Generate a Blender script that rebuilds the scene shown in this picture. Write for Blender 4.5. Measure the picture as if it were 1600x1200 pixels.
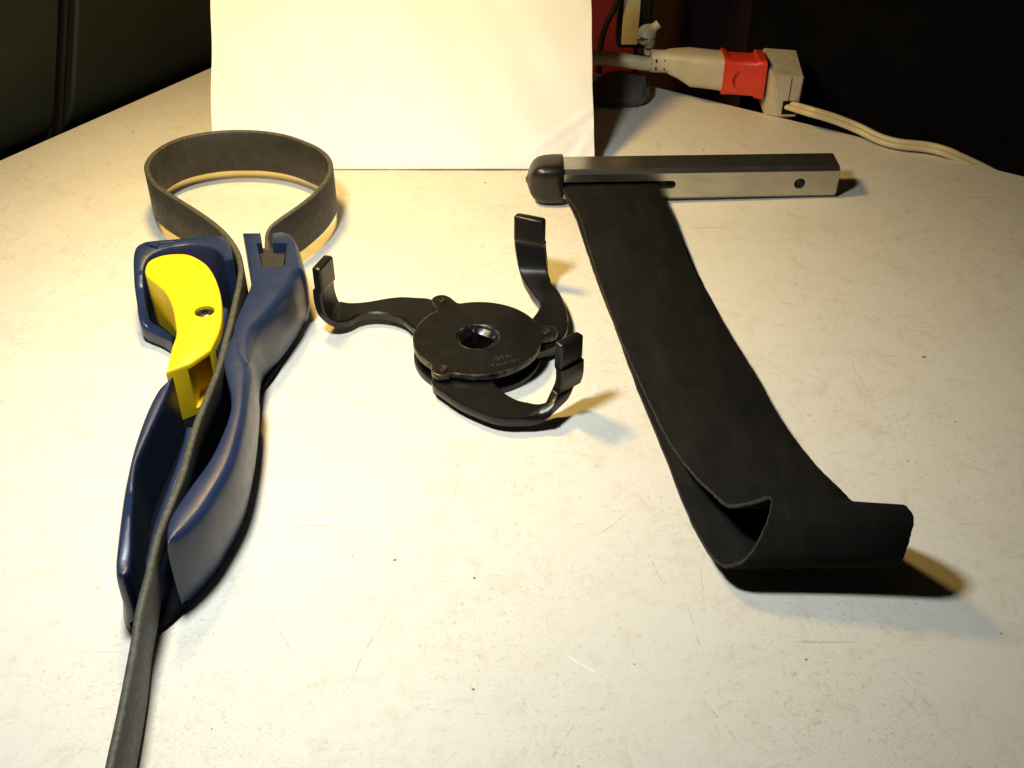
import bpy, bmesh, math, random
from mathutils import Vector, Matrix
random.seed(7)
MM = 0.001
for o in list(bpy.data.objects): bpy.data.objects.remove(o)
scn = bpy.context.scene
COL = scn.collection

# ---------------------------------------------------------------- camera, world, lamps, exposure
cd = bpy.data.cameras.new('camera'); cam = bpy.data.objects.new('camera', cd); COL.objects.link(cam)
cam.location = (0, 0, .303); cam.rotation_euler = (math.radians(90-37.2), 0, 0)
cd.sensor_width = 36; cd.lens = 36*1750/1600; cd.clip_start = .005; cd.clip_end = 20
scn.camera = cam
w = bpy.data.worlds.new('World'); scn.world = w; w.use_nodes = True
w.node_tree.nodes['Background'].inputs[0].default_value = (1, .86, .68, 1)
w.node_tree.nodes['Background'].inputs[1].default_value = .004
def lamp(name, loc, aim, half, power, color, rad):                    # a shaded bulb over the bench, just above the frame
    l = bpy.data.lights.new(name, 'SPOT'); l.energy = power; l.color = color; l.shadow_soft_size = rad
    l.spot_size = 2*half; l.spot_blend = 1
    o = bpy.data.objects.new(name, l); o.location = [c*MM for c in loc]; COL.objects.link(o)
    o.rotation_euler = (Vector(aim)-Vector(loc)).to_track_quat('-Z', 'Y').to_euler(); return o
lamp('cool_desk_lamp', (-118, 312, 335), (-85, 350, 0), 1.17, 6.1, (.915, .99, 1.0), .027)
lamp('warm_desk_lamp', (-140, 516, 312), (-72, 545, 0), 1.22, 5.0, (1.0, .66, .19), .027)
scn.view_settings.view_transform = 'Standard'; scn.view_settings.look = 'None'
scn.view_settings.exposure = 0; scn.view_settings.gamma = 1

S = {'arm1': [((-29.07, 448.37, 8.0), (-36.79, 422.72, 8.0)), ((-39.69, 457.38, 8.0), (-47.33, 434.23, 8.0)),
          ((-46.59, 458.52, 8.0), (-51.34, 439.6, 8.0)), ((-53.47, 459.09, 8.0), (-56.15, 442.86, 8.0)),
          ((-58.99, 458.23, 8.0), (-60.85, 444.5, 8.0)), ((-63.52, 456.81, 8.0), (-65.16, 445.05, 8.0)), ((-68.61, 455.1, 8.0), (-69.37, 444.5, 8.0)),
          ((-74.67, 453.97, 8.0), (-73.99, 442.31, 8.0)), ((-79.22, 453.51, 8.3), (-77.19, 438.52, 8.0)),
          ((-82.1, 452.79, 9.5), (-81.3, 435.96, 9.0)), ((-82.09, 447.81, 13), (-86.5, 434.83, 13)), ((-83.29, 447.81, 19), (-87.7, 434.83, 19)),
          ((-83.29, 447.81, 26), (-87.7, 434.83, 26)), ((-83.29, 447.81, 32), (-87.7, 434.83, 32)), ((-83.29, 447.81, 38), (-87.7, 434.83, 38))],
 'arm2': [((0.0, 427.91, 8.0), (11.59, 412.61, 8.0)), ((6.61, 435.83, 8.0), (19.89, 418.64, 8.0)), ((10.62, 442.86, 8.0), (24.96, 428.95, 8.0)),
          ((12.87, 449.48, 8.0), (26.6, 440.14, 8.0)), ((12.67, 455.1, 8.0), (25.3, 453.97, 8.0)), ((11.2, 459.67, 8.0), (22.59, 465.46, 8.0)),
          ((9.08, 464.35, 8.7), (19.61, 471.3, 8.4)), ((6.0, 470.8, 9.6), (18.9, 473.3, 9.6)), ((3.3, 477.3, 12.4), (17.6, 475.2, 12.4)),
          ((1.9, 481.2, 17.2), (16.6, 476.8, 17.2)), ((0.93, 483.78, 23), (15.44, 478.05, 23)), ((0.93, 483.78, 31), (15.44, 478.05, 31)),
          ((0.93, 483.78, 39), (15.44, 478.05, 39))],
 'arm3': [((-15.87, 410.13, 8.0), (-29.2, 417.63, 8.0)), ((-9.06, 398.01, 8.0), (-34.18, 401.84, 8.0)), ((-7.25, 389.11, 8.0), (-34.93, 390.03, 8.0)),
          ((-2.76, 382.26, 8.0), (-29.84, 383.16, 8.0)), ((2.74, 377.33, 8.0), (-22.94, 376.0, 8.0)), ((7.64, 375.56, 8.0), (-15.15, 370.31, 8.0)),
          ((11.44, 374.68, 8.0), (-7.52, 366.0, 8.0)), ((15.02, 376.0, 8.0), (0.0, 364.72, 8.0)), ((18.08, 378.28, 8.3), (6.44, 365.57, 8.0)),
          ((20.89, 381.22, 9.5), (11.57, 368.19, 9.0)), ((26.28, 386.3, 13.0), (16.39, 377.48, 13.0)), ((27.78, 385.8, 19), (17.89, 376.98, 19)),
          ((27.78, 385.8, 26), (17.89, 376.98, 26)), ((27.78, 385.8, 32), (17.89, 376.98, 32)), ((27.78, 385.8, 38), (17.89, 376.98, 38))],
 'arrow': [(-174.78, 466.39, 33.0), (-168.52, 463.38, 33.0), (-168.52, 467.0, 33.0), (-161.78, 468.22, 33.0)],
 'bar_a': (29.1, 573.84, 19.0),
 'bar_b': (183.26, 575.43, 19.0),
 'bar_hole': (162.57, 573.43, 10.47),
 'base_handle': [(-143.8, 363.15), (-140.54, 286.14), (-131.23, 256.1), (-126.38, 251.9), (-119.36, 258.95), (-113.59, 270.67), (-108.59, 295.89),
                 (-106.8, 336.96), (-110.49, 373.88), (-114.36, 391.88), (-125.17, 396.55), (-129.8, 378.28)],
 'base_hook': [(-180.76, 458.62), (-175.26, 444.7), (-166.67, 431.32), (-155.44, 422.02), (-129.8, 378.28), (-112.95, 387.28), (-104.78, 411.0),
               (-101.52, 447.44), (-124.07, 452.99), (-134.02, 464.36), (-142.96, 482.15), (-152.02, 482.15), (-179.59, 476.12)],
 'cap_nose': (7.29, 578.3, 10.0),
 'claw_c': (-15.73, 419.03, 12.0),
 'clip': [(48.6, 701.45, 4.0), (84.42, 700.4, 4.0), (91.5, 708.32, 10.0), (91.96, 724.75, 14.0), (73.5, 732.11, 16.0), (60.45, 729.24, 14.0),
          (50.74, 720.77, 8.0)],
 'cord': [(94.19, 713.0, 25.23), (86.26, 714.0, 25.71), (77.87, 715.0, 26.62), (67.53, 718.0, 27.2), (57.28, 722.0, 26.1), (46.95, 726.0, 24.13),
          (34.49, 732.0, 19.61), (17.52, 741.0, 11.16), (0.0, 751.0, 1.68)],
 'device': [(86.51, 800.0, 3.4), (102.88, 800.0, 3.4), (78.83, 795.0, 8.12), (91.35, 795.0, 8.12), (79.65, 795.0, 40.46), (90.96, 795.0, 40.46)],
 'dot': [(-42.71, 291.27, 0.75), (3.57, 292.25, 0.5), (4.25, 289.01, 0.4), (-14.0, 282.64, 0.7), (-13.06, 232.95, 0.65), (7.52, 255.82, 0.45),
         (-59.46, 292.58, 0.4), (19.93, 346.26, 0.4), (-36.02, 335.35, 0.35), (27.29, 325.21, 0.35), (57.19, 318.65, 0.4), (41.37, 243.44, 0.4),
         (-241.69, 665.47, 1.0), (80.22, 239.98, 0.5), (99.08, 245.32, 0.6), (190.16, 372.0, 0.5), (162.84, 347.06, 0.6), (-290.7, 633.1, 0.5),
         (-15.02, 594.77, 0.9), (169.35, 256.39, 0.5), (-95.69, 217.34, 0.4), (53.15, 418.72, 0.4)],
 'flat': [(177.59, 688.0, 8.42), (180.61, 683.0, 9.25), (186.98, 664.06, 14.0), (201.49, 660.21, 11.0), (216.16, 654.81, 7.0), (227.87, 644.17, 4.6),
          (237.98, 637.5, 4.3), (254.35, 633.0, 4.3), (264.33, 626.93, 3.8), (272.0, 623.5, 1.5), (283.0, 620.0, -2.5), (296.0, 614.0, -7.5),
          (314.0, 606.0, -17.0), (330.0, 600.0, -45.0)],
 'head_wall': [(-130.65, 476.84, 1, 33, 0), (-121.96, 476.84, 1, 33, 0), (-119.58, 467.0, 1, 33, 0), (-121.72, 467.0, 1, 33, 0),
               (-115.32, 444.73, 1, 33, 0), (-105.55, 446.43, 1, 33, 0), (-107.96, 467.0, 1, 33, 0), (-114.69, 467.0, 1, 33, 0),
               (-116.37, 476.84, 1, 33, 0), (-112.02, 478.72, 0, 33, 0.1), (-106.25, 475.6, 0, 33, 0.25), (-101.36, 465.79, 0, 33, 0.6),
               (-96.83, 451.39, 0, 33, 1), (-95.67, 445.6, 0, 33, 1), (-97.2, 442.29, 0, 33, 1), (-99.14, 429.71, 0, 33, 1),
               (-103.75, 410.8, 0, 33, 1), (-108.92, 394.37, 0, 33, 1), (-107.57, 368.67, 0, 33, 0.2), (-114.37, 376.73, 0, 33, 0),
               (-117.97, 384.09, 0, 33, 0), (-118.39, 391.64, 0, 33, 0), (-119.02, 400.37, 0, 33, 0), (-118.52, 416.53, 0, 33, 0),
               (-118.58, 433.59, 0, 33, 0)],
 'hook': [(-179.17, 458.46, 0, 31, 1), (-179.55, 466.3, 0, 32, 1), (-175.57, 469.43, 0, 33, 1), (-158.8, 472.5, 0, 33, 1), (-142.49, 475.6, 0, 33, 1),
          (-137.83, 472.5, 0, 33, 0), (-133.0, 462.19, 0, 33, 0), (-130.52, 452.76, 1, 33, 0), (-134.06, 451.02, 1, 33, 0),
          (-137.9, 458.03, 0, 33, 0), (-143.58, 463.38, 0, 33, 0), (-152.65, 465.79, 0, 33, 0), (-161.37, 463.98, 0, 33, 0),
          (-167.78, 462.1, 0, 32, 0), (-171.45, 457.87, 0, 31, 0), (-172.85, 452.47, 0, 29, 0), (-172.07, 445.31, 0, 25, 0),
          (-170.49, 438.13, 0, 19, 0), (-167.89, 431.19, 0, 14, 0), (-165.88, 429.92, 0, 12, 0), (-161.08, 427.71, 0, 11, 0),
          (-155.68, 422.94, 1, 10, 0), (-155.56, 419.25, 1, 9, 0), (-162.82, 424.9, 0, 9, 1), (-169.21, 428.65, 0, 10, 1),
          (-172.51, 431.09, 0, 13, 1), (-174.65, 438.13, 0, 19, 1), (-176.55, 445.31, 0, 25, 1)],
 'knob': [(91.77, 735.0, 24.22), (91.62, 735.0, 32.12), (89.56, 735.0, 36.91), (93.5, 735.0, 41.22), (97.47, 735.0, 44.65)],
 'left_wall': [(-136.48, 360.82, 1, 33.0, 0), (-136.06, 350.69, 0, 33.0, 0), (-136.95, 321.99, 0, 33.0, 0), (-136.91, 307.49, 0, 33.0, 0),
               (-133.66, 291.11, 0, 33.0, 0), (-131.23, 278.09, 0, 31, 0), (-129.51, 270.25, 0, 29, 0), (-128.62, 263.84, 0, 27, 0),
               (-128.23, 260.05, 0, 27, 0), (-129.73, 257.74, 0, 27, -0.3), (-132.77, 259.47, 0, 27, -0.5), (-135.71, 272.91, 0, 30, -1),
               (-138.93, 295.44, 0, 33, -1), (-141.77, 323.86, 0, 33, -0.8), (-140.87, 350.69, 0, 33, -0.3)],
 'lobes': [(-33.56, 449.49, 12.0), (-30.25, 394.5, 12.0), (15.83, 423.13, 12.0)],
 'opening': (179.21, 685.0, 7.52),
 'paper': [(-179.38, 613.93, 0.0), (48.3, 612.23, 0.0)],
 'plug': [(90.75, 706, 21.04, 35.22, 13), (95.64, 705, 21.22, 35.17, 13), (102.18, 704, 21.41, 35.13, 14), (108.73, 702, 18.3, 35.04, 19),
          (116.58, 700, 13.44, 35.39, 22), (124.19, 698, 13.4, 35.31, 22), (136.39, 696, 12.48, 34.81, 22)],
 'rec': {'bl_top': (164.64, 719.0, 34.6),
         'br_top': (187.16, 719.0, 32.88),
         'fl_bot': (173.95, 685.0, 0.92),
         'fl_top': (165.77, 685.0, 29.43),
         'fr_bot': (184.84, 685.0, 0.48),
         'fr_top': (185.88, 685.0, 28.16),
         'll_bot': (164.8, 691.0, -0.39),
         'll_top': (163.13, 697.0, 31.89)},
 'red': [(136.34, 695.5, 10.94, 35.85, 23), (139.19, 695, 10.71, 35.62, 23), (140.79, 694.5, 11.36, 34.55, 20), (156.24, 691, 11.52, 35.06, 20),
         (157.8, 690.5, 9.98, 36.51, 24), (162.61, 689.5, 9.53, 36.06, 24)],
 'redwall': [(59.88, 830.0, 9.81), (150.91, 830.0, 9.81)],
 'scratch': [((-21.31, 355.14), (-23.8, 320.45)), ((-39.42, 279.51), (-56.33, 228.38)), ((-33.2, 225.88), (-6.18, 222.67)),
             ((-25.63, 306.32), (-2.99, 317.57)), ((31.53, 302.9), (47.45, 318.65)), ((60.46, 277.04), (65.27, 248.04)),
             ((64.32, 225.88), (72.95, 209.11)), ((-22.09, 203.42), (-16.39, 209.11)), ((70.01, 289.65), (67.59, 265.03)),
             ((123.44, 347.06), (141.15, 355.14)), ((50.29, 296.19), (55.22, 275.51)), ((128.35, 239.98), (137.89, 222.18)),
             ((-62.18, 339.2), (-41.79, 343.89)), ((-250.47, 545.06), (-215.32, 497.81)), ((130.42, 524.08), (159.03, 529.56)),
             ((156.49, 418.72), (159.02, 380.8)), ((-85.62, 265.03), (-70.99, 242.63)), ((-64.7, 559.7), (-35.44, 548.67)),
             ((20.47, 219.74), (11.9, 205.68))],
 'screw': (-135.03, 411.09, 29.5),
 'seam': [(-286.93, 665.47, 0.0), (-355.76, 785.11, 0.0)],
 'shell_wall': [(-117.47, 389.74, 0, 33.4, 0.2), (-114.22, 386.9, 0, 33.4, 0.6), (-110.48, 379.93, 0, 33.4, 1), (-105.81, 369.16, 0, 33.4, 1),
                (-103.05, 352.31, 0, 33.4, 1), (-100.92, 330.65, 0, 33.4, 1), (-100.58, 307.76, 0, 33.4, 1), (-104.26, 287.02, 0, 33.4, 1),
                (-107.22, 278.18, 0, 33.4, 1), (-111.7, 269.94, 0, 33.4, 0.8), (-115.78, 265.48, 1, 33.4, 0.3), (-117.16, 271.74, 0, 33.4, 0),
                (-117.73, 278.55, 0, 33.4, 0), (-115.37, 291.11, 0, 33.4, 0), (-110.7, 309.26, 0, 33.4, 0), (-108.84, 327.65, 0, 33.4, 0),
                (-109.0, 339.32, 0, 33.4, 0), (-110.86, 348.63, 0, 33.4, 0), (-114.16, 358.68, 0, 33.4, 0), (-117.49, 368.67, 0, 33.4, 0),
                (-118.89, 378.1, 0, 33.4, 0), (-118.88, 385.96, 0, 33.4, 0)],
 'slot_l': (25.39, 573.84, 9.06),
 'slot_r': (92.68, 578.84, 5.29),
 'strap_block': [(-122.89, 471.72), (-117.35, 452.71), (-107.7, 454.45), (-109.58, 471.72)],
 'strap_path': [(-117.93, 469.17, 27.5), (-119.44, 476.54, 28.2), (-119.86, 481.76, 29.5), (-118.74, 487.36, 31.0), (-114.65, 493.98, 32.0),
                (-106.81, 506.14, 33.0), (-100.27, 522.1, 33.0), (-96.91, 539.55, 33.0), (-98.0, 553.19, 33.0), (-102.67, 564.94, 33.0),
                (-111.18, 575.43, 33.0), (-129.69, 588.74, 33.0), (-149.43, 593.85, 33.0), (-169.79, 592.14, 33.0), (-187.18, 582.86, 33.0),
                (-195.79, 567.34, 33.0), (-196.63, 551.65, 33.0), (-192.47, 539.55, 33.0), (-185.77, 527.83, 33.0), (-171.56, 512.99, 33.0),
                (-156.12, 498.6, 32.0), (-143.47, 484.8, 31.0), (-133.73, 469.75, 30.0), (-127.33, 452.55, 30.0), (-124.86, 436.75, 30.0),
                (-124.0, 424.85, 30.0), (-122.59, 406.31, 30.0), (-121.62, 387.89, 30.0), (-120.78, 369.65, 30.0), (-121.04, 355.01, 30.0),
                (-121.52, 333.22, 30.0), (-120.27, 303.87, 30.0), (-120.78, 289.71, 30.0), (-121.16, 274.14, 30.0), (-120.17, 257.88, 29.3),
                (-119.21, 241.79, 28.7), (-117.38, 227.61, 28.0), (-114.69, 205.0, 28.0), (-113.02, 187.91, 28.0), (-111.69, 174.68, 28.0),
                (-110.37, 159.78, 28.0)],
 'tbl': [(-310.75, 623.41, 0.0), (-216.05, 769.33, 0.0), (96.5, 738.07, 0.0), (303.01, 602.16, 0.0)],
 'text1': (-3.97, 402.14, 12.0),
 'thin': [(75.93, 790.0, 51.01), (73.1, 790.0, 37.61), (68.21, 790.0, 27.61), (65.09, 790.0, 16.99), (63.7, 790.0, 7.62), (63.57, 790.0, -9.11),
          (64.03, 790.0, -18.86)],
 'web1': [(-128.5, 420.05, 28.0), (-127.33, 408.79, 28.0), (-126.74, 397.92, 28.0), (-126.35, 386.96, 28.0)],
 'web2': [(-124.78, 336.92, 26.0), (-123.68, 324.66, 26.0), (-123.66, 301.38, 26.0), (-123.88, 286.41, 26.0), (-123.01, 273.21, 26.0),
          (-122.38, 264.8, 26.0)],
 'web_top': [((28.22, 564.42, 12.7), (82.24, 568.1, 12.0)), ((29.75, 557.02, 11.8), (82.4, 562.34, 11.4)),
             ((36.13, 540.19, 9.0), (85.75, 548.92, 9.0)), ((39.4, 509.58, 8.0), (88.78, 514.91, 8.0)), ((43.44, 476.74, 6.5), (93.35, 477.35, 6.5)),
             ((48.41, 439.33, 6.0), (99.93, 439.87, 6.0)), ((53.33, 408.27, 6.5), (105.7, 408.07, 7.0)),
             ((58.25, 376.89, 8.0), (110.23, 375.56, 8.0)), ((64.51, 343.04, 11.0), (116.03, 346.6, 10.0)),
             ((70.08, 321.67, 15.0), (120.42, 329.14, 12.0)), ((73.97, 308.65, 19.0), (125.3, 317.15, 12.5)),
             ((77.95, 297.14, 23.0), (128.88, 309.14, 13.0)), ((82.24, 293.42, 26.5), (132.37, 301.48, 16.0)),
             ((87.09, 292.34, 30.0), (136.48, 294.74, 24.0)), ((90.53, 291.52, 32.0), (138.03, 286.61, 32.0)),
             ((91.34, 289.42, 31.5), (139.42, 281.68, 31.5)), ((89.36, 283.78, 27.0), (138.04, 276.89, 28.5)),
             ((85.66, 279.13, 20.0), (136.74, 274.44, 21.0)), ((80.94, 275.96, 14.0), (136.14, 275.04, 14.0)),
             ((76.34, 277.13, 10.5), (133.53, 278.7, 9.5)), ((73.61, 280.27, 8.5), (124.61, 280.27, 7.5)),
             ((70.78, 289.84, 6.5), (122.78, 289.84, 5.5)), ((67.31, 308.81, 4.0), (119.31, 311.81, 4.0)),
             ((62.45, 345.73, 2.2), (114.45, 348.73, 2.2)), ((55.19, 393.0, 1.5), (107.19, 396.0, 1.5)),
             ((50.01, 433.09, 1.5), (102.01, 436.09, 1.5)), ((43.58, 475.52, 2.0), (95.58, 478.52, 2.0)),
             ((39.88, 502.42, 3.0), (91.88, 505.42, 3.0)), ((34.74, 537.8, 6.0), (86.74, 540.8, 6.0)), ((28.76, 565.82, 8.0), (80.76, 568.82, 8.0))],
 'white_scratch': [((17.39, 247.49), (29.22, 238.66)), ((178.91, 331.55), (185.4, 320.45))],
 'yellow': [(-170.54, 446.31, 0, 31, 0), (-170.54, 454.36, 0, 31, 0), (-165.23, 459.64, 0, 31, 0), (-155.81, 460.83, 0, 31, 0),
            (-149.68, 457.87, 0, 31, 0), (-142.29, 450.31, 0, 31, 0), (-135.91, 438.46, 0, 31, 0), (-130.53, 423.83, 0, 31, 0),
            (-127.07, 409.85, 0, 31, 0), (-125.52, 396.96, 0, 31, 0), (-126.21, 382.28, 1, 31, 0), (-132.5, 372.29, 1, 31, 0),
            (-140.99, 366.11, 1, 31, 0), (-142.9, 383.67, 0, 31, 0), (-143.5, 394.06, 0, 31, 0), (-146.63, 404.83, 0, 31, 0),
            (-150.85, 416.5, 0, 31, 0), (-156.7, 427.56, 0, 31, 0), (-163.25, 435.15, 0, 31, 0), (-168.19, 440.68, 0, 31, 0)],
 'yellow_cut': [(-133.67, 370.51), (-126.72, 380.9), (-127.75, 390.72), (-134.09, 382.74)]}
# ---------------------------------------------------------------- materials
def new_mat(name):
    m = bpy.data.materials.new(name); m.use_nodes = True
    nt = m.node_tree; b = nt.nodes['Principled BSDF']
    return m, nt, b
def N(nt, t, **kw):
    n = nt.nodes.new(t)
    for k, v in kw.items():
        if k in n.inputs: n.inputs[k].default_value = v
        else: setattr(n, k, v)
    return n
def noise(nt, co, scale, detail=4, rough=.5, dist=0):
    n = N(nt, 'ShaderNodeTexNoise'); n.inputs['Scale'].default_value = scale; n.inputs['Detail'].default_value = detail
    n.inputs['Roughness'].default_value = rough; n.inputs['Distortion'].default_value = dist
    nt.links.new(co, n.inputs['Vector']); return n.outputs['Fac']
def ramp(nt, fac, a, b, ca=0, cb=1):
    r = N(nt, 'ShaderNodeMapRange'); r.inputs['From Min'].default_value = a; r.inputs['From Max'].default_value = b
    r.inputs['To Min'].default_value = ca; r.inputs['To Max'].default_value = cb
    nt.links.new(fac, r.inputs['Value']); return r.outputs['Result']
def math_(nt, op, a, b):
    m = N(nt, 'ShaderNodeMath', operation=op)
    for i, v in enumerate((a, b)):
        if isinstance(v, (int, float)): m.inputs[i].default_value = v
        else: nt.links.new(v, m.inputs[i])
    return m.outputs[0]
def mix(nt, fac, a, b):
    m = N(nt, 'ShaderNodeMix', data_type='RGBA')
    if isinstance(fac, (int, float)): m.inputs[0].default_value = fac
    else: nt.links.new(fac, m.inputs[0])
    for i, v in ((6, a), (7, b)):
        if isinstance(v, tuple): m.inputs[i].default_value = (*v, 1)
        else: nt.links.new(v, m.inputs[i])
    return m.outputs[2]
def coords(nt, scale=None, rot=None):
    tc = N(nt, 'ShaderNodeTexCoord')
    if scale is None and rot is None: return tc.outputs['Object']
    mp = N(nt, 'ShaderNodeMapping'); mp.inputs['Scale'].default_value = scale or (1, 1, 1)
    mp.inputs['Rotation'].default_value = rot or (0, 0, 0)
    nt.links.new(tc.outputs['Object'], mp.inputs['Vector']); return mp.outputs['Vector']
def bump(nt, b, h, strength, dist=.0004):
    bp = N(nt, 'ShaderNodeBump'); bp.inputs['Strength'].default_value = strength; bp.inputs['Distance'].default_value = dist
    nt.links.new(h, bp.inputs['Height'])
    nt.links.new(bp.outputs['Normal'], b.inputs['Normal']); return bp
def surf(name, col, col2=None, rough=.4, rvar=.1, metallic=0, spec=.5, nscale=120, bstr=.15, bscale=900, dust=None, dust_amt=.25, aniso=None, coat=0, wear=None):
    """general worn surface: two-tone noise, uneven gloss, fine relief, optional specks of dust"""
    m, nt, b = new_mat(name)
    co = coords(nt, aniso) if aniso else coords(nt)
    f = ramp(nt, noise(nt, co, nscale, 6, .6), .35, .65)
    c = mix(nt, f, col, col2 or tuple(x*1.35 for x in col))
    if dust:
        d = ramp(nt, noise(nt, coords(nt), 1500, 3, .7), .66, .74)
        d2 = ramp(nt, noise(nt, coords(nt), 90, 4, .6), .45, .7)
        c = mix(nt, math_(nt, 'MULTIPLY', math_(nt, 'MULTIPLY', d, d2), dust_amt), c, dust)
    if wear:                                                         # rubbed edges
        g = N(nt, 'ShaderNodeNewGeometry')
        w_ = math_(nt, 'MULTIPLY', ramp(nt, g.outputs['Pointiness'], .515, .56), ramp(nt, noise(nt, coords(nt), 260, 5, .7), .44, .62))
        c = mix(nt, w_, c, wear)
    nt.links.new(c, b.inputs['Base Color'])
    nt.links.new(ramp(nt, noise(nt, co, nscale*2.3, 5, .6), .3, .7, rough-rvar, rough+rvar), b.inputs['Roughness'])
    b.inputs['Metallic'].default_value = metallic; b.inputs['Specular IOR Level'].default_value = spec
    b.inputs['Coat Weight'].default_value = coat
    bump(nt, b, noise(nt, co, bscale, 4, .6), bstr, .0003)
    return m

def table_mat():
    m, nt, b = new_mat('worn cream laminate')
    co = coords(nt)
    big = ramp(nt, noise(nt, co, 9, 3, .6), .3, .7)
    c = mix(nt, big, (.75, .71, .61), (.78, .74, .645))
    blot = ramp(nt, noise(nt, co, 75, 9, .8, 1.2), .50, .74)
    c = mix(nt, math_(nt, 'MULTIPLY', blot, .45), c, (.50, .38, .23))
    zone = ramp(nt, noise(nt, co, 14, 3, .6), .34, .62, .12, 1)          # grime gathers in patches
    # small brown specks
    for sc, lo, hi, amt, colr in ((420, .59, .71, .45, (.36, .22, .10)), (190, .64, .72, .42, (.38, .27, .15)), (1100, .56, .69, .48, (.42, .30, .17)), (2200, .54, .67, .36, (.45, .33, .2))):
        s = ramp(nt, noise(nt, co, sc, 3, .65), lo, hi)
        s = math_(nt, 'MULTIPLY', math_(nt, 'MULTIPLY', s, zone), amt)
        c = mix(nt, s, c, colr)
    # thin scratches in three directions, broken up
    for i, (ang, sc) in enumerate(((.5, 1), (-1.0, 1.1), (1.9, .9), (2.5, 1.3))):
        cs = coords(nt, (7*sc, 330*sc, 1), (0, 0, ang))
        s = ramp(nt, noise(nt, cs, 1.0, 1.5, .5, .15), .74, .77)
        g = ramp(nt, noise(nt, coords(nt, (1, 1, 1), (0, 0, ang+i)), 25+i*7, 2, .5), .5, .6)
        c = mix(nt, math_(nt, 'MULTIPLY', math_(nt, 'MULTIPLY', s, g), .5), c, (.36, .26, .16))
    def seg(a, b_, wd_, depth, colr, c):
        a = Vector((a[0]*MM, a[1]*MM, 0)); b2 = Vector((b_[0]*MM, b_[1]*MM, 0)); u = (b2-a); L = u.length; u.normalize(); nrm = Vector((-u.y, u.x, 0))
        sb = N(nt, 'ShaderNodeVectorMath', operation='SUBTRACT'); nt.links.new(wob, sb.inputs[0]); sb.inputs[1].default_value = a
        ds = []
        for v_ in (u, nrm):
            dt = N(nt, 'ShaderNodeVectorMath', operation='DOT_PRODUCT'); nt.links.new(sb.outputs[0], dt.inputs[0]); dt.inputs[1].default_value = v_; ds.append(dt.outputs['Value'])
        across = ramp(nt, math_(nt, 'ABSOLUTE', ds[1], 0), wd_*MM*.35, wd_*MM, 1, 0)
        along = ramp(nt, math_(nt, 'ABSOLUTE', math_(nt, 'SUBTRACT', ds[0], L/2), 0), L*.36, L*.5, 1, 0)
        return mix(nt, math_(nt, 'MULTIPLY', math_(nt, 'MULTIPLY', across, along), math_(nt, 'MULTIPLY', brk, depth)), c, colr)
    brk = ramp(nt, noise(nt, co, 260, 3, .6), .38, .6)
    nv = N(nt, 'ShaderNodeTexNoise'); nv.inputs['Scale'].default_value = 35; nv.inputs['Detail'].default_value = 2; nt.links.new(co, nv.inputs['Vector'])
    sc_ = N(nt, 'ShaderNodeVectorMath', operation='SCALE'); nt.links.new(nv.outputs['Color'], sc_.inputs[0]); sc_.inputs['Scale'].default_value = .004
    off_ = N(nt, 'ShaderNodeVectorMath', operation='SUBTRACT'); nt.links.new(sc_.outputs[0], off_.inputs[0]); off_.inputs[1].default_value = (.002, .002, .002)
    wb_ = N(nt, 'ShaderNodeVectorMath', operation='ADD'); nt.links.new(co, wb_.inputs[0]); nt.links.new(off_.outputs[0], wb_.inputs[1]); wob = wb_.outputs[0]
    for a_, b_ in S['scratch']: c = seg(a_, b_, .28, .48, (.33, .22, .12), c)
    for a_, b_ in S['white_scratch']: c = seg(a_, b_, .45, .8, (.93, .92, .88), c)
    for x_, y_, r_ in S['dot']:                                      # single spots of dirt
        dn = N(nt, 'ShaderNodeVectorMath', operation='DISTANCE'); nt.links.new(wob, dn.inputs[0]); dn.inputs[1].default_value = (x_*MM, y_*MM, 0)
        c = mix(nt, ramp(nt, dn.outputs['Value'], r_*MM*.5, r_*MM*1.2, .85, 0), c, (.13, .075, .04))
    # scattered dots of dark dirt
    v = N(nt, 'ShaderNodeTexVoronoi'); v.inputs['Scale'].default_value = 42; v.inputs['Randomness'].default_value = 1
    nt.links.new(co, v.inputs['Vector'])
    wn = N(nt, 'ShaderNodeSeparateColor'); nt.links.new(v.outputs['Color'], wn.inputs[0])
    rad = ramp(nt, wn.outputs[0], .72, 1, 0, .045)
    dots = math_(nt, 'LESS_THAN', v.outputs['Distance'], rad)
    c = mix(nt, math_(nt, 'MULTIPLY', dots, .8), c, (.16, .09, .05))
    nt.links.new(c, b.inputs['Base Color'])
    nt.links.new(ramp(nt, noise(nt, co, 130, 5, .6), .3, .7, .42, .6), b.inputs['Roughness'])
    b.inputs['Specular IOR Level'].default_value = .35
    bump(nt, b, noise(nt, co, 700, 4, .6), .12, .0002)
    return m
M_table = table_mat()
M_edge = surf('table edge', (.10, .08, .06), rough=.5)
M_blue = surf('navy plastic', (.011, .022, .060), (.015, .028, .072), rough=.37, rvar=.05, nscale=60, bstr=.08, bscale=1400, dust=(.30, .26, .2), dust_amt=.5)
M_blue_shade = surf('navy plastic with painted shade', (.0025, .003, .005), rough=.8, spec=.08)  # near-black copy of the navy; the cavity's deep shade is in the colour
M_yellow = surf('yellow plastic', (.86, .57, .008), (.88, .60, .012), rough=.42, rvar=.05, nscale=50, bstr=.06, bscale=900)
M_rubber = surf('grey black rubber belt', (.014, .0135, .0095), (.026, .024, .017), rough=.62, rvar=.10, nscale=160, bstr=.3, bscale=700, dust=(.35, .29, .18), dust_amt=.6)
M_steel_black = surf('blackened steel', (.0066, .0067, .0064), (.0088, .0087, .0080), rough=.32, rvar=.03, metallic=.2, nscale=60, bstr=.12, bscale=1100, dust=(.25, .21, .16), dust_amt=.7)
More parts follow.
